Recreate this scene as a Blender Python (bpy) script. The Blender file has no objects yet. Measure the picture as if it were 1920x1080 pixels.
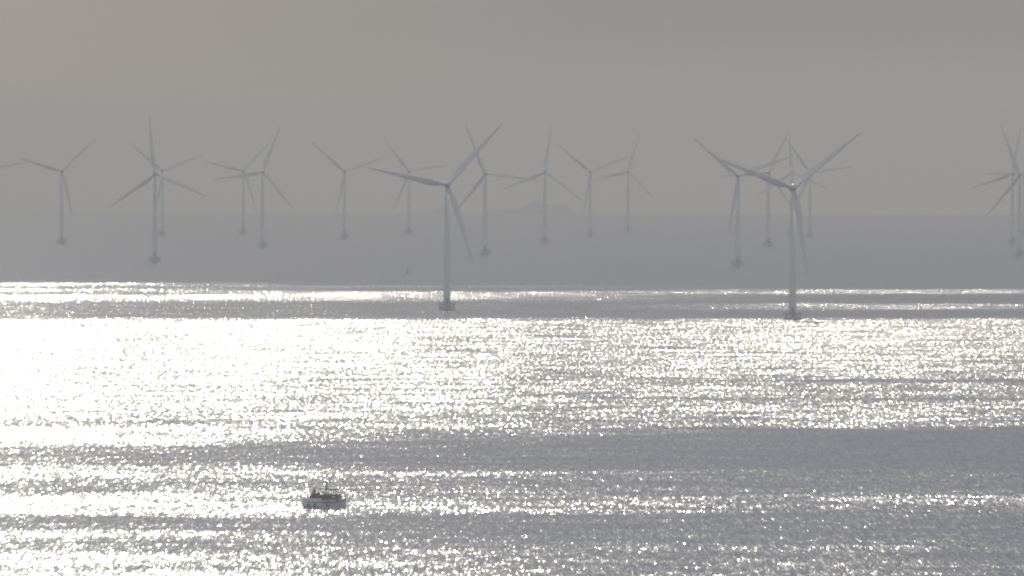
import bpy, bmesh, math, random
from mathutils import Vector, Matrix, noise as mnoise

# ------------------------------------------------------------------ camera, sky, sun, exposure
sc = bpy.context.scene
COL = sc.collection
R_EARTH = 7.4e6            # effective radius (with refraction): the sea really curves away
H_CAM = 114.0
K = 30900.0                # long telephoto: pixels of the 1920 frame per radian
HORIZON_ROW, TRUE_LEVEL_ROW = 400.0, 228.5

cam = bpy.data.cameras.new('camera')
cam.sensor_width = 36.0
cam.lens = K / 1920.0 * 36.0
cam.clip_start = 5.0
cam.clip_end = 200000.0
co = bpy.data.objects.new('camera', cam)
COL.objects.link(co)
pitch = (540.0 - TRUE_LEVEL_ROW) / K
roll = 0.0026
co.matrix_world = (Matrix.Translation((0, 0, H_CAM)) @ Matrix.Rotation(math.pi / 2 - pitch, 4, 'X')
                   @ Matrix.Rotation(roll, 4, 'Z'))
sc.camera = co

SUN_EL = math.radians(20.0)
SUN_AZ = math.radians(-2.8)       # left of the view direction (+Y)
SUN_DIR = Vector((math.sin(SUN_AZ) * math.cos(SUN_EL), math.cos(SUN_AZ) * math.cos(SUN_EL), math.sin(SUN_EL)))
SUN_STRENGTH = 2.0
SKY_STRENGTH = 0.10
HAZE_DENSITY = 4.5e-5

world = bpy.data.worlds.new('World')
sc.world = world
world.use_nodes = True
wn, wl = world.node_tree.nodes, world.node_tree.links
wn.clear()
w_out = wn.new('ShaderNodeOutputWorld')
w_bg = wn.new('ShaderNodeBackground')
w_bg.inputs['Strength'].default_value = SKY_STRENGTH
sky = wn.new('ShaderNodeTexSky')
sky.sky_type = 'NISHITA'
sky.sun_disc = False
sky.sun_elevation = SUN_EL
sky.sun_rotation = SUN_AZ
sky.altitude = 100.0
sky.air_density = 1.0
sky.dust_density = 3.0
w_tc = wn.new('ShaderNodeTexCoord')
w_sep = wn.new('ShaderNodeSeparateXYZ')
wl.new(w_tc.outputs['Generated'], w_sep.inputs[0])
w_max = wn.new('ShaderNodeMath'); w_max.operation = 'MAXIMUM'; w_max.inputs[1].default_value = 0.03
wl.new(w_sep.outputs['Z'], w_max.inputs[0])
w_com = wn.new('ShaderNodeCombineXYZ')
wl.new(w_sep.outputs['X'], w_com.inputs[0]); wl.new(w_sep.outputs['Y'], w_com.inputs[1]); wl.new(w_max.outputs[0], w_com.inputs[2])
wl.new(w_com.outputs[0], sky.inputs['Vector'])
# a thin, even sheet of high cloud over the clear sky, a little warmer towards the sun
w_az = wn.new('ShaderNodeMath'); w_az.operation = 'DIVIDE'
wl.new(w_sep.outputs['X'], w_az.inputs[0]); wl.new(w_sep.outputs['Y'], w_az.inputs[1])
w_noi = wn.new('ShaderNodeTexNoise'); w_noi.inputs['Scale'].default_value = 14.0; w_noi.inputs['Detail'].default_value = 3.0
w_map = wn.new('ShaderNodeMapping'); w_map.inputs['Scale'].default_value = (1, 1, 3.0)
wl.new(w_tc.outputs['Generated'], w_map.inputs[0]); wl.new(w_map.outputs[0], w_noi.inputs['Vector'])
w_n2 = wn.new('ShaderNodeMath'); w_n2.operation = 'MULTIPLY_ADD'; w_n2.inputs[1].default_value = 0.03; w_n2.inputs[2].default_value = -0.015
wl.new(w_noi.outputs[0], w_n2.inputs[0])
w_add = wn.new('ShaderNodeMath'); w_add.operation = 'ADD'
wl.new(w_az.outputs[0], w_add.inputs[0]); wl.new(w_n2.outputs[0], w_add.inputs[1])
w_rng = wn.new('ShaderNodeMapRange'); w_rng.interpolation_type = 'SMOOTHSTEP'
w_rng.inputs['From Min'].default_value = 0.010; w_rng.inputs['From Max'].default_value = -0.050
wl.new(w_add.outputs[0], w_rng.inputs['Value'])
w_cl = wn.new('ShaderNodeMix'); w_cl.data_type = 'RGBA'
CLOUD_FAR = (2.58, 2.62, 2.68, 1); CLOUD_SUN = (3.45, 3.15, 2.95, 1)
w_cl.inputs[7].default_value = CLOUD_SUN
# the cloud sheet is palest low down, where the haze beyond the sea thickens
w_lo = wn.new('ShaderNodeMapRange'); w_lo.interpolation_type = 'SMOOTHSTEP'
w_lo.inputs['From Min'].default_value = -0.004; w_lo.inputs['From Max'].default_value = 0.007
wl.new(w_sep.outputs['Z'], w_lo.inputs['Value'])
w_lm = wn.new('ShaderNodeMix'); w_lm.data_type = 'RGBA'
w_lm.inputs[6].default_value = (3.45, 3.38, 3.10, 1); w_lm.inputs[7].default_value = CLOUD_FAR
wl.new(w_lo.outputs['Result'], w_lm.inputs[0]); wl.new(w_lm.outputs[2], w_cl.inputs[6])
wl.new(w_rng.outputs['Result'], w_cl.inputs[0])
# the cloud sheet thins overhead and lets a little more blue through
w_up = wn.new('ShaderNodeMapRange'); w_up.interpolation_type = 'SMOOTHSTEP'
w_up.inputs['From Min'].default_value = 0.02; w_up.inputs['From Max'].default_value = 0.16
wl.new(w_sep.outputs['Z'], w_up.inputs['Value'])
w_hi = wn.new('ShaderNodeMix'); w_hi.data_type = 'RGBA'
w_hi.inputs[7].default_value = (3.02, 3.25, 3.85, 1)
wl.new(w_up.outputs['Result'], w_hi.inputs[0]); wl.new(w_cl.outputs[2], w_hi.inputs[6])
# overcast: the zenith is brighter than the horizon all round
w_zr = wn.new('ShaderNodeMapRange'); w_zr.interpolation_type = 'SMOOTHSTEP'
w_zr.inputs['From Min'].default_value = 0.15; w_zr.inputs['From Max'].default_value = 0.95
wl.new(w_sep.outputs['Z'], w_zr.inputs['Value'])
w_ze = wn.new('ShaderNodeMix'); w_ze.data_type = 'RGBA'
w_ze.inputs[7].default_value = (6.8, 6.9, 7.2, 1)
wl.new(w_zr.outputs['Result'], w_ze.inputs[0]); wl.new(w_hi.outputs[2], w_ze.inputs[6])
w_mix = wn.new('ShaderNodeMix'); w_mix.data_type = 'RGBA'; w_mix.inputs[0].default_value = 0.99
wl.new(sky.outputs[0], w_mix.inputs[6]); wl.new(w_ze.outputs[2], w_mix.inputs[7])
wl.new(w_mix.outputs[2], w_bg.inputs[0])
wl.new(w_bg.outputs[0], w_out.inputs[0])

sun = bpy.data.lights.new('sun', 'SUN')
sun.energy = SUN_STRENGTH
sun.angle = math.radians(0.53)
sun.color = (1.0, 0.935, 0.79)
so = bpy.data.objects.new('sun', sun)
COL.objects.link(so)
so.location = (0, 0, 400)
so.rotation_euler = (-SUN_DIR).to_track_quat('-Z', 'Y').to_euler()

sc.view_settings.view_transform = 'Standard'
sc.view_settings.look = 'None'
sc.view_settings.exposure = 0.0
sc.view_settings.gamma = 1.0
sc.view_settings.use_curve_mapping = False
sc.render.engine = 'CYCLES'
sc.cycles.use_denoising = True
sc.cycles.denoiser = 'OPENIMAGEDENOISE'
sc.cycles.denoising_input_passes = 'RGB'
sc.cycles.use_adaptive_sampling = False
sc.cycles.volume_bounces = 0
sc.cycles.max_bounces = 4
sc.cycles.sample_clamp_indirect = 3.0
sc.render.filter_size = 2.2         # the soft lens of a long zoom
sc.cycles.pixel_filter_type = 'BLACKMAN_HARRIS'
sc.cycles.filter_width = 2.2


def drop(x, y):
    return -(x * x + y * y) / (2 * R_EARTH)


def dist_for_row(row, horizon=HORIZON_ROW):
    """distance of the sea surface seen on a row of the frame"""
    b = row - horizon
    dh = math.sqrt(2 * H_CAM * R_EARTH)
    lo, hi = 500.0, dh
    for _ in range(60):
        m = 0.5 * (lo + hi)
        if K * H_CAM / m * (1 - m / dh) ** 2 > b: lo = m
        else: hi = m
    return 0.5 * (lo + hi)


# ------------------------------------------------------------------ materials
class NT:
    """small helper to write node trees"""
    def __init__(self, tree):
        self.t = tree
    def put(self, sock, v):
        if isinstance(v, bpy.types.NodeSocket): self.t.links.new(v, sock)
        else: sock.default_value = v
    def math(self, op, a, b=None, c=None, clamp=False):
        n = self.t.nodes.new('ShaderNodeMath'); n.operation = op; n.use_clamp = clamp
        self.put(n.inputs[0], a)
        if b is not None: self.put(n.inputs[1], b)
        if c is not None: self.put(n.inputs[2], c)
        return n.outputs[0]
    def xyz(self, x, y, z):
        n = self.t.nodes.new('ShaderNodeCombineXYZ')
        for i, v in enumerate((x, y, z)): self.put(n.inputs[i], v)
        return n.outputs[0]
    def noise(self, vec, scale=1.0, detail=2.0, rough=0.5, dist=0.0):
        n = self.t.nodes.new('ShaderNodeTexNoise')
        self.put(n.inputs['Vector'], vec)
        n.inputs['Scale'].default_value = scale
        n.inputs['Detail'].default_value = detail
        n.inputs['Roughness'].default_value = rough
        n.inputs['Distortion'].default_value = dist
        return n
    def ramp(self, fac, stops, interp='LINEAR'):
        n = self.t.nodes.new('ShaderNodeValToRGB')
        cr = n.color_ramp; cr.interpolation = interp
        while len(cr.elements) > 1: cr.elements.remove(cr.elements[0])
        cr.elements[0].position = stops[0][0]; v = stops[0][1]; cr.elements[0].color = (v, v, v, 1)
        for p, v in stops[1:]:
            e = cr.elements.new(p); e.color = (v, v, v, 1)
        self.put(n.inputs[0], fac)
        return n.outputs[0]
    def smooth(self, v, a, b, c=0.0, d=1.0):
        n = self.t.nodes.new('ShaderNodeMapRange'); n.interpolation_type = 'SMOOTHSTEP'
        self.put(n.inputs['Value'], v)
        n.inputs['From Min'].default_value = a; n.inputs['From Max'].default_value = b
        n.inputs['To Min'].default_value = c; n.inputs['To Max'].default_value = d
        return n.outputs['Result']


def paint(name, color, rough=0.5, metal=0.0, wear=0.12, scale=0.6, streak=3.0):
    m = bpy.data.materials.new(name); m.use_nodes = True
    nt = m.node_tree; h = NT(nt); b = nt.nodes['Principled BSDF']
    tc = nt.nodes.new('ShaderNodeTexCoord')
    mp = nt.nodes.new('ShaderNodeMapping'); mp.inputs['Scale'].default_value = (streak, streak, 0.5)
    nt.links.new(tc.outputs['Object'], mp.inputs[0])
    n = h.noise(mp.outputs[0], scale, 5.0, 0.6)
    mx = nt.nodes.new('ShaderNodeMix'); mx.data_type = 'RGBA'
    mx.inputs[6].default_value = (*[c * (1 - wear) for c in color], 1)
    mx.inputs[7].default_value = (*[min(1, c * (1 + wear)) for c in color], 1)
    nt.links.new(n.outputs[0], mx.inputs[0])
    nt.links.new(mx.outputs[2], b.inputs['Base Color'])
    rr = h.math('MULTIPLY_ADD', n.outputs[0], 0.2, rough - 0.1)
    nt.links.new(rr, b.inputs['Roughness'])
    b.inputs['Metallic'].default_value = metal
    return m


M_TOWER = paint('tower_paint', (0.82, 0.84, 0.85), 0.6, wear=0.03)
M_BLADE = paint('blade_paint', (0.82, 0.84, 0.85), 0.55, wear=0.03)
M_NACELLE = paint('matt_nacelle_paint', (0.50, 0.52, 0.53), 0.95, wear=0.04)
M_NACELLE.node_tree.nodes['Principled BSDF'].inputs['Specular IOR Level'].default_value = 0.15
M_CONCRETE = paint('wet_concrete', (0.62, 0.66, 0.70), 0.8, wear=0.3)
M_STEEL = paint('galvanised_steel', (0.46, 0.48, 0.50), 0.8, 0.0)
M_DOOR = paint('door_paint', (0.12, 0.14, 0.16), 0.5)
M_ALU = paint('bright_aluminium', (0.6, 0.61, 0.62), 0.5, 1.0, wear=0.04)
M_HULL = paint('grey_hull_paint', (0.90, 0.92, 0.88), 0.6, wear=0.04)
M_HULLDARK = paint('dark_hull_paint', (0.84, 0.85, 0.87), 0.5, wear=0.05)
M_CABIN = paint('cabin_paint', (0.30, 0.31, 0.31), 0.4)
M_CABINDARK = paint('dark_cabin_paint', (0.20, 0.205, 0.22), 0.5)
M_ROOF = paint('roof_paint', (0.10, 0.105, 0.11), 0.45)
M_ROOF.node_tree.nodes['Principled BSDF'].inputs['Specular IOR Level'].default_value = 0.1
M_RUBBER = paint('black_rubber', (0.02, 0.02, 0.02), 0.7)
M_BUOY = paint('buoy_paint', (0.10, 0.05, 0.03), 0.5)
M_LAND = paint('far_land', (0.28, 0.32, 0.38), 0.9, scale=0.004)
M_LAND.node_tree.nodes['Principled BSDF'].inputs['Specular IOR Level'].default_value = 0.0
M_FOAM = paint('sea_foam', (0.75, 0.76, 0.76), 0.9, wear=0.15, scale=3)

M_GLASS = bpy.data.materials.new('window_glass'); M_GLASS.use_nodes = True
b = M_GLASS.node_tree.nodes['Principled BSDF']
b.inputs['Base Color'].default_value = (0.85, 0.9, 0.9, 1)
b.inputs['Roughness'].default_value = 0.03
b.inputs['Transmission Weight'].default_value = 1.0
b.inputs['IOR'].default_value = 1.05


def sea_material():
    m = bpy.data.materials.new('sea_water'); m.use_nodes = True
    nt = m.node_tree; h = NT(nt); b = nt.nodes['Principled BSDF']
    tc = nt.nodes.new('ShaderNodeTexCoord')
    sep = nt.nodes.new('ShaderNodeSeparateXYZ')
    nt.links.new(tc.outputs['Object'], sep.inputs[0])
    x, y = sep.outputs['X'], sep.outputs['Y']
    dist = h.math('SQRT', h.math('ADD', h.math('MULTIPLY', x, x), h.math('MULTIPLY', y, y)))
    # --- wind: ruffled (steep ripples) and slick water; far cloud shade is put in as slick
    wob = h.noise(h.xyz(h.math('MULTIPLY', x, 1 / 90.0), h.math('MULTIPLY', y, 1 / 420.0), 0.0), 1.0, 4.0, 0.6)
    wob2 = h.noise(h.xyz(h.math('MULTIPLY', x, 1 / 22.0), h.math('MULTIPLY', y, 1 / 110.0), 4.0), 1.0, 3.0, 0.6)
    inv = h.math('DIVIDE', 1000.0, dist)                      # 1/km
    w1 = h.math('MULTIPLY', h.math('SUBTRACT', wob.outputs[0], 0.5), 0.0065)
    w2 = h.math('MULTIPLY', h.math('SUBTRACT', wob2.outputs[0], 0.5), 0.0022)
    az = h.math('DIVIDE', x, dist)
    lean = h.math('MULTIPLY', az, 0.028)
    nearer = h.smooth(inv, 0.08, 0.14, 0.12, 1.0)             # far edges are crisper
    q = h.math('ADD', h.math('ADD', inv, lean), h.math('MULTIPLY', h.math('ADD', w1, w2), nearer))
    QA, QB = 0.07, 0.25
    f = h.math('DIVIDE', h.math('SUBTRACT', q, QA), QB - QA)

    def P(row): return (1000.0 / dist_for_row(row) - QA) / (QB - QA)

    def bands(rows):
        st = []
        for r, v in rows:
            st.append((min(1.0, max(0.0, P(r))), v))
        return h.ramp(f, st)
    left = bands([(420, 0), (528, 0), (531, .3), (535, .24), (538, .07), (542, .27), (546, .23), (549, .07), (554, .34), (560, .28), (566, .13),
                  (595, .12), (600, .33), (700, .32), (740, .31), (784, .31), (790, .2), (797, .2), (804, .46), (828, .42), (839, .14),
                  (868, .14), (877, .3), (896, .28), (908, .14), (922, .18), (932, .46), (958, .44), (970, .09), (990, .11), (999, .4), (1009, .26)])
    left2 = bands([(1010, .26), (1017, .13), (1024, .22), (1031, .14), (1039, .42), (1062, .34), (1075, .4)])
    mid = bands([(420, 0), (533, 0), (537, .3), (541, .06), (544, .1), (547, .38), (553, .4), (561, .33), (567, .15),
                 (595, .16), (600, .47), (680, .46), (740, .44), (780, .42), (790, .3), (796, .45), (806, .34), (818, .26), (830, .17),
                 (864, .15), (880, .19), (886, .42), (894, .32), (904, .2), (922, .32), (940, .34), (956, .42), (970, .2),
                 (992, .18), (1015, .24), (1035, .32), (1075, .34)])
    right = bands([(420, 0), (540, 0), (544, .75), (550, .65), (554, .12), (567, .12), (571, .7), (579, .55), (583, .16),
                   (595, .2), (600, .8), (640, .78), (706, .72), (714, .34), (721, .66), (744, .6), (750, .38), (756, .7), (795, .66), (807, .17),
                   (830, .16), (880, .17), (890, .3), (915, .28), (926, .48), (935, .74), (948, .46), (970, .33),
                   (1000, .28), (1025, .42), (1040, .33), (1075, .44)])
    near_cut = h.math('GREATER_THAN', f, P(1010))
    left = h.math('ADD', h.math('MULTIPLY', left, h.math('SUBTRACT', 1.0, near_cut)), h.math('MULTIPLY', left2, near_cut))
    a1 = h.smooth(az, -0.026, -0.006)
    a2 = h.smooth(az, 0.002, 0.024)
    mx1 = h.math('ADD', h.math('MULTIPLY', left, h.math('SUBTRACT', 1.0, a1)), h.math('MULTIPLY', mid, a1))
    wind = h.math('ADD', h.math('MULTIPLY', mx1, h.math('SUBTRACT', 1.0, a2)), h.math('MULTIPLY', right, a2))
    # cat's paws: streaks of their own
    st1 = h.noise(h.xyz(h.math('MULTIPLY', x, 1 / 55.0), h.math('MULTIPLY', y, 1 / 75.0), 9.0), 1.0, 4.0, 0.65)
    paws = h.smooth(st1.outputs[0], 0.30, 0.70, 0.55, 1.35)
    wind = h.math('MULTIPLY', wind, paws)
    rip = h.noise(h.xyz(h.math('MULTIPLY', x, 1 / 1.8), h.math('MULTIPLY', y, 1 / 60.0), 21.0), 1.0, 3.0, 0.7)
    wind = h.math('MULTIPLY', wind, h.smooth(rip.outputs[0], 0.32, 0.68, 0.45, 1.45))
    # water churned up by the screws of the boat, trailing behind it
    cx = h.math('SUBTRACT', x, WAKE_X); cy = h.math('ABSOLUTE', h.math('SUBTRACT', y, WAKE_Y))
    trail = h.math('MULTIPLY', h.math('MULTIPLY', h.smooth(cx, -26.0, -9.0), h.smooth(cx, -5.0, -7.0)), h.smooth(cy, 34.0, 12.0))
    wind = h.math('MULTIPLY_ADD', trail, 0.75, wind)
    # --- waves: facets tilted towards and away from the viewer
    def tilt(sx, sy, seed, detail=2.0):
        n = h.noise(h.xyz(h.math('MULTIPLY', x, 1.0 / sx), h.math('MULTIPLY', y, 1.0 / sy), seed), 1.0, detail, 0.55)
        s = nt.nodes.new('ShaderNodeSeparateColor')
        nt.links.new(n.outputs['Color'], s.inputs[0])
        return h.math('SUBTRACT', s.outputs[0], 0.5), h.math('SUBTRACT', s.outputs[1], 0.5)
    ax, ay = tilt(0.48, 19.0, 1.0)
    bx, by = tilt(1.15, 40.0, 7.0)
    tx = h.math('MULTIPLY_ADD', ax, 0.9, h.math('MULTIPLY', bx, 0.5))
    ty = h.math('MULTIPLY_ADD', ay, 1.1, h.math('MULTIPLY', by, 0.6))
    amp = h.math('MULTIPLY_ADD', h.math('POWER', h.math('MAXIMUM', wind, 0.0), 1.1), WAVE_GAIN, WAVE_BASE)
    nx = h.math('MULTIPLY', tx, amp)
    swell = h.noise(h.xyz(h.math('MULTIPLY', x, 1 / 9.0), h.math('MULTIPLY', y, 1 / 42.0), 13.0), 1.0, 4.0, 0.7)
    lift = h.math('MULTIPLY_ADD', swell.outputs[0], -0.11, 0.055 - LIFT_BASE)   # at this grazing angle only the wave faces turned to the shore are seen
    ny = h.math('MULTIPLY_ADD', ty, amp, lift)
    nv = nt.nodes.new('ShaderNodeVectorMath'); nv.operation = 'NORMALIZE'
    nt.links.new(h.xyz(nx, ny, 1.0), nv.inputs[0])
    nt.links.new(nv.outputs[0], b.inputs['Normal'])
    b.inputs['Base Color'].default_value = (0.040, 0.054, 0.082, 1)
    b.inputs['IOR'].default_value = 1.333
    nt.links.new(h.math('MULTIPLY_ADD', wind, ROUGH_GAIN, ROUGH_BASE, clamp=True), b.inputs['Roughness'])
    return m


WAVE_BASE, WAVE_GAIN = 0.13, 1.15
LIFT_BASE, LIFT_GAIN = 0.080, 0.0
ROUGH_BASE, ROUGH_GAIN = 0.06, 0.17
D_B = dist_for_row(953.0, 399.0)
sB = K / D_B
WAKE_X, WAKE_Y = (611 - 960) / sB, D_B - 4.0
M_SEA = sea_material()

M_HAZE = bpy.data.materials.new('haze'); M_HAZE.use_nodes = True
nt = M_HAZE.node_tree; nt.nodes.clear()
o_ = nt.nodes.new('ShaderNodeOutputMaterial'); v_ = nt.nodes.new('ShaderNodeVolumePrincipled')
v_.inputs['Color'].default_value = (0.350, 0.361, 0.388, 1)
v_.inputs['Density'].default_value = HAZE_DENSITY
v_.inputs['Anisotropy'].default_value = 0.5
nt.links.new(v_.outputs[0], o_.inputs['Volume'])


# ------------------------------------------------------------------ mesh helpers
def tag(o, label=None, cat=None, group=None, kind=None):
    for k, v in (('label', label), ('category', cat), ('group', group), ('kind', kind)):
        if v: o[k] = v
    return o


def link(name, me, mat, parent=None, smooth=True):
    if mat and not me.materials: me.materials.append(mat)
    if smooth:
        me.polygons.foreach_set('use_smooth', [True] * len(me.polygons))
    o = bpy.data.objects.new(name, me)
    COL.objects.link(o)
    if parent: o.parent = parent
    return o


def from_bm(name, bm, mat, parent=None, smooth=False):
    bmesh.ops.recalc_face_normals(bm, faces=bm.faces)
    me = bpy.data.meshes.new(name); bm.to_mesh(me); bm.free()
    return link(name, me, mat, parent, smooth)


def add_box(bm, lo, hi, bev=0.0, mat=None):
    c = [(a + b) / 2 for a, b in zip(lo, hi)]; s = [b - a for a, b in zip(lo, hi)]
    r = bmesh.ops.create_cube(bm, size=1.0)
    M = Matrix.Translation(c) @ Matrix.Diagonal((*s, 1))
    if mat is not None: M = mat @ M
    bmesh.ops.transform(bm, matrix=M, verts=r['verts'])
    if bev:
        es = list({e for v in r['verts'] for e in v.link_edges})
        bmesh.ops.bevel(bm, geom=es, offset=bev, segments=2, affect='EDGES')


def add_bar(bm, a, b, r, n=8, r2=None):
    a, b = Vector(a), Vector(b); d = b - a
    q = d.to_track_quat('Z', 'Y').to_matrix().to_4x4()
    bmesh.ops.create_cone(bm, cap_ends=True, segments=n, radius1=r, radius2=r if r2 is None else r2, depth=d.length,
                          matrix=Matrix.Translation((a + b) / 2) @ q)


def add_lathe(bm, prof, n=32, cx=0, cy=0):
    rings = []
    for r, z in prof:
        rings.append([bm.verts.new((cx + r * math.cos(2 * math.pi * i / n), cy + r * math.sin(2 * math.pi * i / n), z)) for i in range(n)])
    for a, b_ in zip(rings, rings[1:]):
        for i in range(n):
            bm.faces.new((a[i], a[(i + 1) % n], b_[(i + 1) % n], b_[i]))
    bm.faces.new(rings[0][::-1]); bm.faces.new(rings[-1])


def empty(name, loc, rz=0.0):
    o = bpy.data.objects.new(name, None); COL.objects.link(o)
    o.location = loc; o.rotation_euler = (0, 0, rz)
    o.empty_display_size = 5
    return o


def copy_tree(o, parent=None):
    c = o.copy(); COL.objects.link(c); c.parent = parent
    for ch in [q for q in list(o.children)]:
        copy_tree(ch, c)
    return c


# ------------------------------------------------------------------ sea: one curved sheet past the horizon
def make_sea():
    bm_v, bm_f = [(0, 0, 0)], []
    NA = 180
    radii = [200 + 300 * i for i in range(12)] + [3800 + 290 * i for i in range(190)]
    for r in radii:
        for j in range(NA):
            a = 2 * math.pi * j / NA
            x_, y_ = r * math.sin(a), r * math.cos(a)
            bm_v.append((x_, y_, drop(x_, y_)))
    for j in range(NA):
        bm_f.append((0, 1 + (j + 1) % NA, 1 + j))
    for i in range(len(radii) - 1):
        p, q = 1 + i * NA, 1 + (i + 1) * NA
        for j in range(NA):
            k = (j + 1) % NA
            bm_f.append((p + j, p + k, q + k, q + j))
    me = bpy.data.meshes.new('sea'); me.from_pydata(bm_v, [], bm_f); me.update()
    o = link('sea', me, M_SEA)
    tag(o, kind='structure')
    return o


make_sea()

# far land over the horizon: a low island with a knoll
def make_land(name, D, pts, depth, seed, label):
    """pts: (column, rows above the horizon) of the outline as metres once scaled to distance D"""
    s = K / D
    # the line of sight grazing the horizon, at distance D
    z_h = H_CAM - D * math.sqrt(2 * H_CAM / R_EARTH)
    xs = []
    n = 260
    c0, c1 = pts[0][0], pts[-1][0]
    V, F = [], []
    NY = 9
    for i in range(n + 1):
        c = c0 + (c1 - c0) * i / n
        for (ca, ra), (cb, rb) in zip(pts, pts[1:]):
            if ca <= c <= cb:
                t = (c - ca) / (cb - ca) if cb > ca else 0
                t = t * t * (3 - 2 * t)
                row = ra + (rb - ra) * t; break
        X = (c - 960) / s
        top = z_h + row / s + 5.0 * mnoise.noise(Vector((X / 90.0, seed, 0))) + 3.0 * mnoise.noise(Vector((X / 22.0, seed, 3)))
        base = drop(X, D) - 3
        for j in range(NY):
            u = j / (NY - 1)
            Y = D + (u - 0.5) * depth
            hgt = math.sin(math.pi * u) ** 0.7 if 0 < u < 1 else 0
            V.append((X, Y, base + max(0.0, (top - base)) * hgt))
    for i in range(n):
        for j in range(NY - 1):
            a = i * NY + j
            F.append((a, a + NY, a + NY + 1, a + 1))
    me = bpy.data.meshes.new(name); me.from_pydata(V, [], F); me.update()
    o = link(name, me, M_LAND)
    tag(o, label, kind='structure')
    return o


make_land('hills', 37000, [(896, -6), (915, 5), (940, 9), (965, 11), (990, 17), (998, 22), (1005, 27), (1012, 24), (1020, 18), (1040, 16),
                           (1058, 18), (1066, 11), (1078, 6), (1090, -6)], 420, 3.3, 'faint grey hill beyond the horizon')
make_land('hills', 38500, [(768, -6), (780, 5), (800, 6), (830, 7), (855, 4), (866, -6)], 300, 8.1, 'faint low land on the horizon')


# ------------------------------------------------------------------ wind turbines
HUB_H = 81.0
BLADE_R = 53.8


def blade_mesh():
    st = [  # radius, chord, thickness ratio, twist (deg)
        (1.2, 2.3, 1.0, 0), (2.6, 2.3, 1.0, 0), (5.0, 2.9, .72, 14), (8.0, 3.9, .45, 14), (11.0, 4.35, .34, 12), (14, 4.2, .29, 10),
        (19, 3.7, .25, 7.5), (25, 3.1, .22, 5), (32, 2.55, .2, 3), (39, 2.05, .18, 1.5), (46, 1.55, .17, .5), (50.5, 1.15, .16, 0),
        (52.8, .75, .15, 0), (53.6, .3, .15, 0)]
    n = 18
    V, F = [], []
    for r, c, t, tw in st:
        tw = math.radians(tw + 1.5)
        le = c * (0.5 if t >= 1 else 0.33 + 0.17 * max(0, (t - .45) / .55))
        bend = 1.2 * (r / BLADE_R) ** 2
        for i in range(n):
            a = 2 * math.pi * i / n
            u = 0.5 + 0.5 * math.cos(a)               # 1 leading edge, 0 trailing edge
            if t > .9: th = 0.5 * math.sin(a)
            else:
                xx = 1 - u
                yt = 2.2 * (0.2969 * math.sqrt(xx) - 0.126 * xx - 0.3516 * xx ** 2 + 0.2843 * xx ** 3 - 0.1015 * xx ** 4) * 2.3
                th = (0.5 * yt if math.sin(a) >= 0 else -0.4 * yt)
            X = le - (1 - u) * c
            Y = th * t * c
            V.append((X * math.cos(tw) + Y * math.sin(tw), -X * math.sin(tw) + Y * math.cos(tw) + bend, r))
    for s in range(len(st) - 1):
        for i in range(n):
            a, b_ = s * n + i, s * n + (i + 1) % n
            F.append((a, b_, b_ + n, a + n))
    F.append(tuple(range(n))[::-1]); F.append(tuple((len(st) - 1) * n + i for i in range(n)))
    me = bpy.data.meshes.new('blade'); me.from_pydata(V, [], F); me.update()
    me.materials.append(M_BLADE)
    return me


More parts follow.
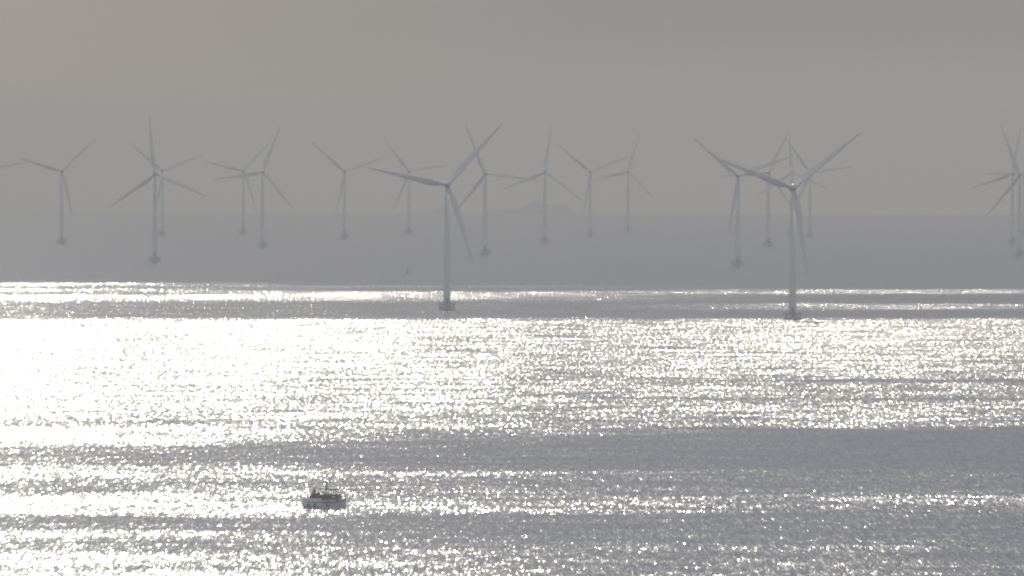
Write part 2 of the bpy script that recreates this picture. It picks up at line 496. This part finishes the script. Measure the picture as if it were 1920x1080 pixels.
def make_turbine(detail=True):
    root = empty('wind_turbine', (0, 0, 0))
    # concrete foundation standing in the sea
    bm = bmesh.new()
    add_lathe(bm, [(5.3, -4), (5.3, 0.4), (5.4, 1.3), (5.4, 3.9), (5.2, 4.1)], 40)
    from_bm('foundation', bm, M_CONCRETE, root, True)
    bm = bmesh.new()
    add_lathe(bm, [(5.7, 4.13), (5.75, 4.2), (5.75, 4.45), (5.7, 4.5)], 40)
    plat = from_bm('platform', bm, M_STEEL, root, False)
    bm = bmesh.new()
    for i in range(24):
        a = 2 * math.pi * i / 24
        p = (5.55 * math.cos(a), 5.55 * math.sin(a)); a2 = 2 * math.pi * (i + 1) / 24
        q = (5.55 * math.cos(a2), 5.55 * math.sin(a2))
        add_bar(bm, (*p, 4.5), (*p, 5.65), 0.035, 5)
        for z in (5.08, 5.62): add_bar(bm, (*p, z), (*q, z), 0.03, 5)
    from_bm('railing', bm, M_STEEL, root)
    # boat landing: two fender pipes and rungs
    bm = bmesh.new()
    for sx in (-0.8, 0.8):
        add_bar(bm, (sx, -6.4, -3), (sx, -6.4, 4.6), 0.16, 10)
        add_bar(bm, (sx, -6.4, 3.4), (sx, -5.2, 3.4), 0.1, 8)
        add_bar(bm, (sx, -6.4, 0.8), (sx, -4.3, 0.8), 0.1, 8)
    for k in range(12): add_bar(bm, (-0.3, -6.1, -0.6 + .45 * k), (0.3, -6.1, -0.6 + .45 * k), 0.025, 5)
    for sx in (-0.3, 0.3): add_bar(bm, (sx, -6.1, -1), (sx, -6.1, 4.9), 0.035, 6)
    from_bm('boat_landing', bm, M_STEEL, root)
    # tapered tubular tower with flange rings
    bm = bmesh.new()
    prof = []
    zt = HUB_H - 2.2
    for k in range(0, 13):
        z = 4.52 + (zt - 4.52) * k / 12
        r = 2.38 - 0.80 * (k / 12)
        prof.append((r, z))

    add_lathe(bm, prof, 36)
    tw = from_bm('tower', bm, M_TOWER, root, True)
    bm = bmesh.new(); add_box(bm, (-0.55, -2.48, 4.8), (0.55, -2.28, 7.1), 0.05)
    from_bm('door', bm, M_DOOR, tw)
    # nacelle behind the rotor (the wind comes from the viewer)
    bm = bmesh.new()
    V = []
    for yv, w, zl, zh in ((-2.1, 1.45, -1.5, 1.5), (-1.2, 1.75, -1.85, 1.8), (3.5, 1.85, -2.0, 2.1), (8.2, 1.8, -1.6, 2.1), (9.8, 1.5, -1.0, 1.9)):
        ring = []
        for i in range(20):
            a = 2 * math.pi * i / 20
            ca, sa = math.cos(a), math.sin(a)
            e = 0.5
            ring.append(bm.verts.new((w * math.copysign(abs(ca) ** e, ca), yv, (zl + zh) / 2 + (zh - zl) / 2 * math.copysign(abs(sa) ** e, sa))))
        V.append(ring)
    for a, b_ in zip(V, V[1:]):
        for i in range(20): bm.faces.new((a[i], a[(i + 1) % 20], b_[(i + 1) % 20], b_[i]))
    bm.faces.new(V[0]); bm.faces.new(V[-1][::-1])
    nac = from_bm('nacelle', bm, M_NACELLE, root, False)
    nac.location = (0, 0, HUB_H)
    # wind vane mast and warning light on the nacelle roof
    bm = bmesh.new()
    add_bar(bm, (0.7, 8.4, 2.0), (0.7, 8.4, 4.0), 0.05, 6); add_bar(bm, (-0.7, 8.4, 2.0), (-0.7, 8.4, 4.0), 0.05, 6)
    add_bar(bm, (-0.9, 8.4, 3.4), (0.9, 8.4, 3.4), 0.05, 6)
    from_bm('wind_vane', bm, M_STEEL, nac)
    # hub and spinner
    bm = bmesh.new()
    add_lathe(bm, [(1.75, 0.0), (1.85, 0.5), (1.85, 2.6), (1.6, 3.3), (1.15, 3.9), (0.55, 4.25), (0.05, 4.35)], 32)
    bmesh.ops.transform(bm, matrix=Matrix.Rotation(math.pi / 2, 4, 'X'), verts=bm.verts)
    hub = from_bm('hub', bm, M_NACELLE, root, True)
    hub.location = (0, -2.2, HUB_H)
    bme = blade_mesh()
    for k in range(3):
        bl = link('blade', bme, None, root, True)
        bl.location = (0, -3.8, HUB_H)
    return root


def pose(root, col, s, phase, yaw=0.0):
    """col: frame column of the tower; s: pixels per metre there; phase: angle of one blade from the right, counter-clockwise"""
    D = K / s
    x_ = (col - 960) / s
    root.location = (x_, D, drop(x_, D))
    root.rotation_euler = (0, 0, math.radians(yaw))
    th = 90 - phase
    for ch in root.children:
        if ch.name.split('.')[0] == 'blade':
            ch.rotation_euler = (0, math.radians(th), 0)
            th += 120


G = 'wind turbines of the offshore farm'
proto = make_turbine()
SPOTS = [
    (838, 2.90, 48, 4, 'large near turbine left of centre, its upper right blade crossing another rotor'),
    (1486, 3.06, 39, 6, 'largest nearest wind turbine at right with a bright glint on its nacelle'),
    (-28, 1.62, 11, 3, 'faint wind turbine cut by the left frame edge, only one blade reaching in'),
    (115, 1.68, 43, 5, 'faint turbine nearest the left edge with its whole tower in view'),
    (290, 2.04, 96, 4, 'grey far turbine at left with one blade straight up, paler turbine behind it'),
    (304, 1.50, 20, 6, 'pale far turbine just right of and behind the turbine whose blade points straight up'),
    (456, 1.47, 47, 5, 'pale far turbine overlapped by the left blade of the turbine beside it'),
    (492, 1.75, 69, 4, 'far turbine with a steep blade up right, right one of an overlapping pair'),
    (645, 1.56, 18.5, 5, 'lone faint turbine between the overlapping left pair and the large near turbine'),
    (766, 1.46, 8, 5, 'faint turbine crossed by the left blade of the large near turbine at centre left'),
    (909, 1.89, 112, 4, 'far turbine just right of the large centre left one, its right blade level'),
    (1021, 1.64, 82, 4, 'far turbine standing before the faint hill on the horizon'),
    (1106, 1.50, 20.5, 5, 'faint turbine right of the hill with blades forming a wide Y'),
    (1177, 1.38, 73, 5, 'smallest faint turbine alone left of the right hand group'),
    (1383, 2.09, 20, 5, 'far turbine under the left blade of the largest turbine, one blade along its tower'),
    (1440, 1.70, 64, 4, 'faint turbine with a steep blade, close left of the largest turbine'),
    (1484, 1.46, 94, 4, 'very faint turbine behind the hub of the largest turbine, one blade pointing up'),
    (1518, 1.50, 6, 5, 'faint turbine close right of the largest turbine, its rotor behind a near blade'),
    (1898, 1.64, 80, 4, 'faint left turbine of the cluster at the right frame edge, blade reaching lower left'),
    (1911, 1.88, -9, 4, 'front turbine of the cluster at the right frame edge, one blade leaning up left'),
    (1921, 1.46, 62, 5, 'faint turbine tower cut by the right frame edge'),
]
turbines = [proto] + [copy_tree(proto) for _ in SPOTS[1:]]
for o, (c, s, ph, yaw, lab) in zip(turbines, SPOTS):
    pose(o, c, s, ph, yaw)
    tag(o, lab, 'wind turbine', G)
# polished panel added to the nearest nacelle, tilted to glint in the sun
nac = [c for c in turbines[1].children if c.name.startswith('nacelle')][0]
bm = bmesh.new()
N_HALF = (SUN_DIR + Vector((0, -1, 0))).normalized()
q = N_HALF.to_track_quat('Z', 'Y').to_matrix().to_4x4()
add_box(bm, (-0.5, -0.4, -0.04), (0.5, 0.4, 0.04), 0.015,
        Matrix.Translation((0, -0.6, 2.15)) @ Matrix.Rotation(math.radians(-SPOTS[1][3]), 4, 'Z') @ q)
from_bm('glint_panel', bm, M_ALU, nac)


# ------------------------------------------------------------------ workboat
def make_boat():
    root = empty('workboat', (0, 0, 0))
    # hull: lofted sections, bow to +x
    st = [(-6.4, 1.75, 1.9, 2.55, -.7), (-5.2, 1.9, 2.1, 2.5, -.85), (-2.5, 1.95, 2.2, 2.45, -.95), (0.5, 1.8, 2.2, 2.5, -1.0),
          (3.0, 1.3, 2.0, 2.7, -1.0), (4.8, .7, 1.5, 2.9, -.9), (5.7, .3, .95, 3.05, -.5), (6.15, .08, .45, 3.15, -.1), (6.45, .02, .05, 3.25, .6)]
    bm = bmesh.new(); rings = []
    for X, hb, hd, zd, zk in st:
        prof = [(0, zk), (hb * .75, zk + .35), (hb, .15), (hb * .55 + hd * .45, .9), (hd * .98, zd * .75), (hd, zd)]
        ring = [bm.verts.new((X, y_, z_)) for y_, z_ in prof] + [bm.verts.new((X, -y_, z_)) for y_, z_ in prof[:0:-1]]
        rings.append(ring)
    n = len(rings[0])
    for a, b_ in zip(rings, rings[1:]):
        for i in range(n): bm.faces.new((a[i], a[(i + 1) % n], b_[(i + 1) % n], b_[i]))
    bm.faces.new(rings[0]); bm.faces.new(rings[-1][::-1])
    hull = from_bm('hull', bm, M_HULLDARK, root, False)
    # rubbing strake round the hull
    bm = bmesh.new()
    for s_ in (-1, 1):
        for (Xa, _, ha, za, _k), (Xb, _, hb2, zb, _k2) in zip(st, st[1:]):
            add_bar(bm, (Xa, s_ * (ha + .02), za - .55), (Xb, s_ * (hb2 + .02), zb - .55), 0.09, 8)
    from_bm('rubbing_strake', bm, M_RUBBER, hull)
    # pale bulwark panels along the aft deck
    bm = bmesh.new()
    add_box(bm, (-6.3, -2.2, 0.75), (-0.6, -2.13, 3.1), 0.02)
    add_box(bm, (-6.3, 2.13, 0.75), (-0.6, 2.2, 3.1), 0.02)
    add_box(bm, (-6.45, -2.1, 0.6), (-6.36, 2.1, 3.1), 0.02)
    from_bm('bulwark', bm, M_HULL, root)
    # deck house
    bm = bmesh.new(); add_box(bm, (-4.4, -1.75, 2.35), (4.5, 1.75, 4.15), 0.12)
    house = from_bm('deck_house', bm, M_CABINDARK, root)
    for X in (-3.4, -2.2, -1.0, .2, 1.4, 2.6):
        for s_ in (-1, 1):
            bm = bmesh.new(); add_box(bm, (X, s_ * 1.765 - .02, 3.25), (X + .7, s_ * 1.765 + .02, 3.8), 0.015)
            from_bm('window', bm, M_DOOR if X < 2 else M_HULL, house)
    # wheelhouse: posts, glass all round, roof
    bm = bmesh.new()
    for X0, X1, Y in ((-1.3, -1.2, 1.5), (0.5, 0.5, 1.5), (2.3, 2.2, 1.5), (4.2, 3.5, 1.4)):
        for s_ in (-1, 1): add_bar(bm, (X0, s_ * Y, 4.1), (X1, s_ * (Y - .1), 5.8), 0.06, 6)
    add_box(bm, (-1.35, -1.55, 4.16), (4.3, 1.55, 4.32), 0.03)
    wh = from_bm('wheelhouse', bm, M_CABINDARK, root)
    for X in (-1.15, .65, 2.4):
        for s_ in (-1, 1):
            bm = bmesh.new(); add_box(bm, (X, s_ * 1.46 - .01, 4.33), (X + 1.55, s_ * 1.46 + .01, 5.72))
            from_bm('window', bm, M_GLASS, wh)
    bm = bmesh.new(); add_box(bm, (-1.6, -1.75, 5.72), (3.6, 1.75, 6.16), 0.05)
    roof = from_bm('roof', bm, M_ROOF, wh)
    # mast with radar and aerials
    bm = bmesh.new()
    add_bar(bm, (.3, 0, 6.08), (.2, 0, 9.6), 0.26, 10, 0.16)
    add_bar(bm, (.2, -.9, 8.1), (.2, .9, 8.1), 0.05, 6)
    add_bar(bm, (1.0, .5, 6.08), (.3, 0, 7.6), 0.05, 6); add_bar(bm, (1.0, -.5, 6.08), (.3, 0, 7.6), 0.05, 6)
    add_bar(bm, (.2, .8, 8.1), (.2, .8, 9.3), 0.025, 5); add_bar(bm, (.2, -.8, 8.1), (.2, -.8, 8.9), 0.025, 5)
    mast = from_bm('mast', bm, M_ROOF, root)
    bm = bmesh.new(); add_box(bm, (.35, -.75, 7.15), (.65, .75, 7.4), 0.05); add_box(bm, (.35, -.2, 6.85), (.65, .2, 7.14), 0.03)
    from_bm('radar', bm, M_CABIN, mast)
    # upper deck rails aft of the wheelhouse
    bm = bmesh.new()
    for s_ in (-1, 1):
        for k in range(6):
            X = -4.3 + .55 * k
            add_bar(bm, (X, s_ * 1.65, 4.12), (X, s_ * 1.65, 5.15), 0.035, 5)
        for z in (4.65, 5.15): add_bar(bm, (-4.3, s_ * 1.65, z), (-1.5, s_ * 1.65, z), 0.035, 5)
    for z in (4.65, 5.15): add_bar(bm, (-4.3, -1.65, z), (-4.3, 1.65, z), 0.035, 5)
    from_bm('railing', bm, M_STEEL, root)
    # engine casing on the upper deck behind the wheelhouse
    bm = bmesh.new(); add_box(bm, (-4.1, -1.0, 4.14), (-1.9, 1.0, 4.95), 0.12); add_box(bm, (-3.6, -.3, 4.96), (-3.0, .3, 5.9), 0.1)
    from_bm('engine_casing', bm, M_CABINDARK, root)
    # life raft canister and a small davit on the upper deck
    bm = bmesh.new(); add_bar(bm, (-3.4, -1.36, 4.5), (-2.1, -1.36, 4.5), .27, 14)
    from_bm('life_raft', bm, M_CABIN, root, False)
    bm = bmesh.new()
    add_bar(bm, (-3.9, .6, 4.1), (-3.9, .6, 6.1), .08, 8); add_bar(bm, (-3.9, .6, 6.1), (-2.4, .3, 6.25), .06, 8)
    from_bm('davit', bm, M_ROOF, root)
    # bow pulpit
    bm = bmesh.new()
    prev = None
    for (X, hd, zd) in ((4.6, 1.45, 2.9), (5.4, 1.1, 3.0), (6.0, .6, 3.1), (6.35, .1, 3.2)):
        for s_ in (-1, 1):
            add_bar(bm, (X, s_ * hd, zd), (X, s_ * hd, zd + .85), .03, 5)
            if prev: add_bar(bm, (prev[0], s_ * prev[1], prev[2] + .85), (X, s_ * hd, zd + .85), .03, 5)
        prev = (X, hd, zd)
    from_bm('bow_rail', bm, M_STEEL, root)
    # tyres hung as fenders
    for X in (-4.6, -2.6, 1.2):
        bm = bmesh.new()
        for i in range(14):
            a, b2 = 2 * math.pi * i / 14, 2 * math.pi * (i + 1) / 14
            add_bar(bm, (X + .33 * math.cos(a), -2.32, 1.1 + .33 * math.sin(a)), (X + .33 * math.cos(b2), -2.32, 1.1 + .33 * math.sin(b2)), .1, 6)
        from_bm('fender', bm, M_RUBBER, root)
    return root


D_B = dist_for_row(953.0, 399.0)
sB = K / D_B
boat = make_boat()
xB = (611 - 960) / sB
boat.location = (xB, D_B, drop(xB, D_B) - 0.1)
boat.rotation_euler = (0, 0, math.radians(-14))
tag(boat, 'dark grey workboat with wheelhouse and mast crossing the glittering water at lower left', 'boat')

# the churned water round it: a low foam ridge at the bow and astern
def make_wake():
    rnd = random.Random(5)
    V, F = [], []
    def blob(cx, cy, rx, ry, hz):
        n0 = len(V); nu, nv = 7, 4
        for j in range(nv + 1):
            for i in range(nu):
                a = 2 * math.pi * i / nu; e = (j / nv) * math.pi / 2
                k = 1 + .25 * rnd.uniform(-1, 1)
                V.append((cx + rx * math.cos(a) * math.cos(e) * k, cy + ry * math.sin(a) * math.cos(e) * k, -0.05 + hz * math.sin(e) * k))
        for j in range(nv):
            for i in range(nu):
                F.append((n0 + j * nu + i, n0 + j * nu + (i + 1) % nu, n0 + (j + 1) * nu + (i + 1) % nu, n0 + (j + 1) * nu + i))
    for _ in range(90):
        t = rnd.random() ** 1.3
        blob(-6.8 - 13 * t, rnd.uniform(-1, 1) * (1.2 + 2.2 * t), rnd.uniform(.3, .7), rnd.uniform(.3, .8), rnd.uniform(.12, .34) * (1 - .6 * t))
    for _ in range(26):
        t = rnd.random()
        s_ = rnd.choice((-1, 1))
        blob(5.9 - 6 * t, s_ * (.5 + 2.6 * t), .35, .3, .32 * (1 - .6 * t))
    me = bpy.data.meshes.new('wake'); me.from_pydata(V, [], F); me.update()
    o = link('wake', me, M_FOAM)
    o.location = boat.location; o.location.z += 0.1
    o.rotation_euler = boat.rotation_euler
    tag(o, 'white broken foam of the wake around and behind the workboat', kind='stuff')


make_wake()

# small far buoy below the faint turbine left of the near one
D_U = dist_for_row(513.0, 400.0); sU = K / D_U
by = empty('buoy', ((763.5 - 960) / sU, D_U, drop((763.5 - 960) / sU, D_U)))
bm = bmesh.new(); add_lathe(bm, [(1.0, -.8), (1.25, -.2), (1.25, .6), (.9, .9)], 20)
from_bm('float', bm, M_BUOY, by, True)
bm = bmesh.new()
for i in range(4):
    a = math.pi / 4 + i * math.pi / 2
    add_bar(bm, (.8 * math.cos(a), .8 * math.sin(a), .85), (.3 * math.cos(a), .3 * math.sin(a), 3.6), .09, 6)
add_box(bm, (-.45, -.45, 2.4), (.45, .45, 3.3), .05)
from_bm('lattice_tower', bm, M_BUOY, by)
bm = bmesh.new(); add_lathe(bm, [(.35, 3.62), (.35, 3.9), (.6, 4.2), (.02, 4.9)], 12)
from_bm('topmark', bm, M_BUOY, by)
tag(by, 'tiny dark navigation buoy on the far grey water left of the near turbine', 'buoy')

# ------------------------------------------------------------------ haze: one closed box round everything
bm = bmesh.new()
add_box(bm, (-61000, -61000, drop(0, 58600) - 2), (61000, 61000, 152))
hz = from_bm('haze', bm, M_HAZE)
tag(hz, kind='stuff')
hz.display_type = 'WIRE'
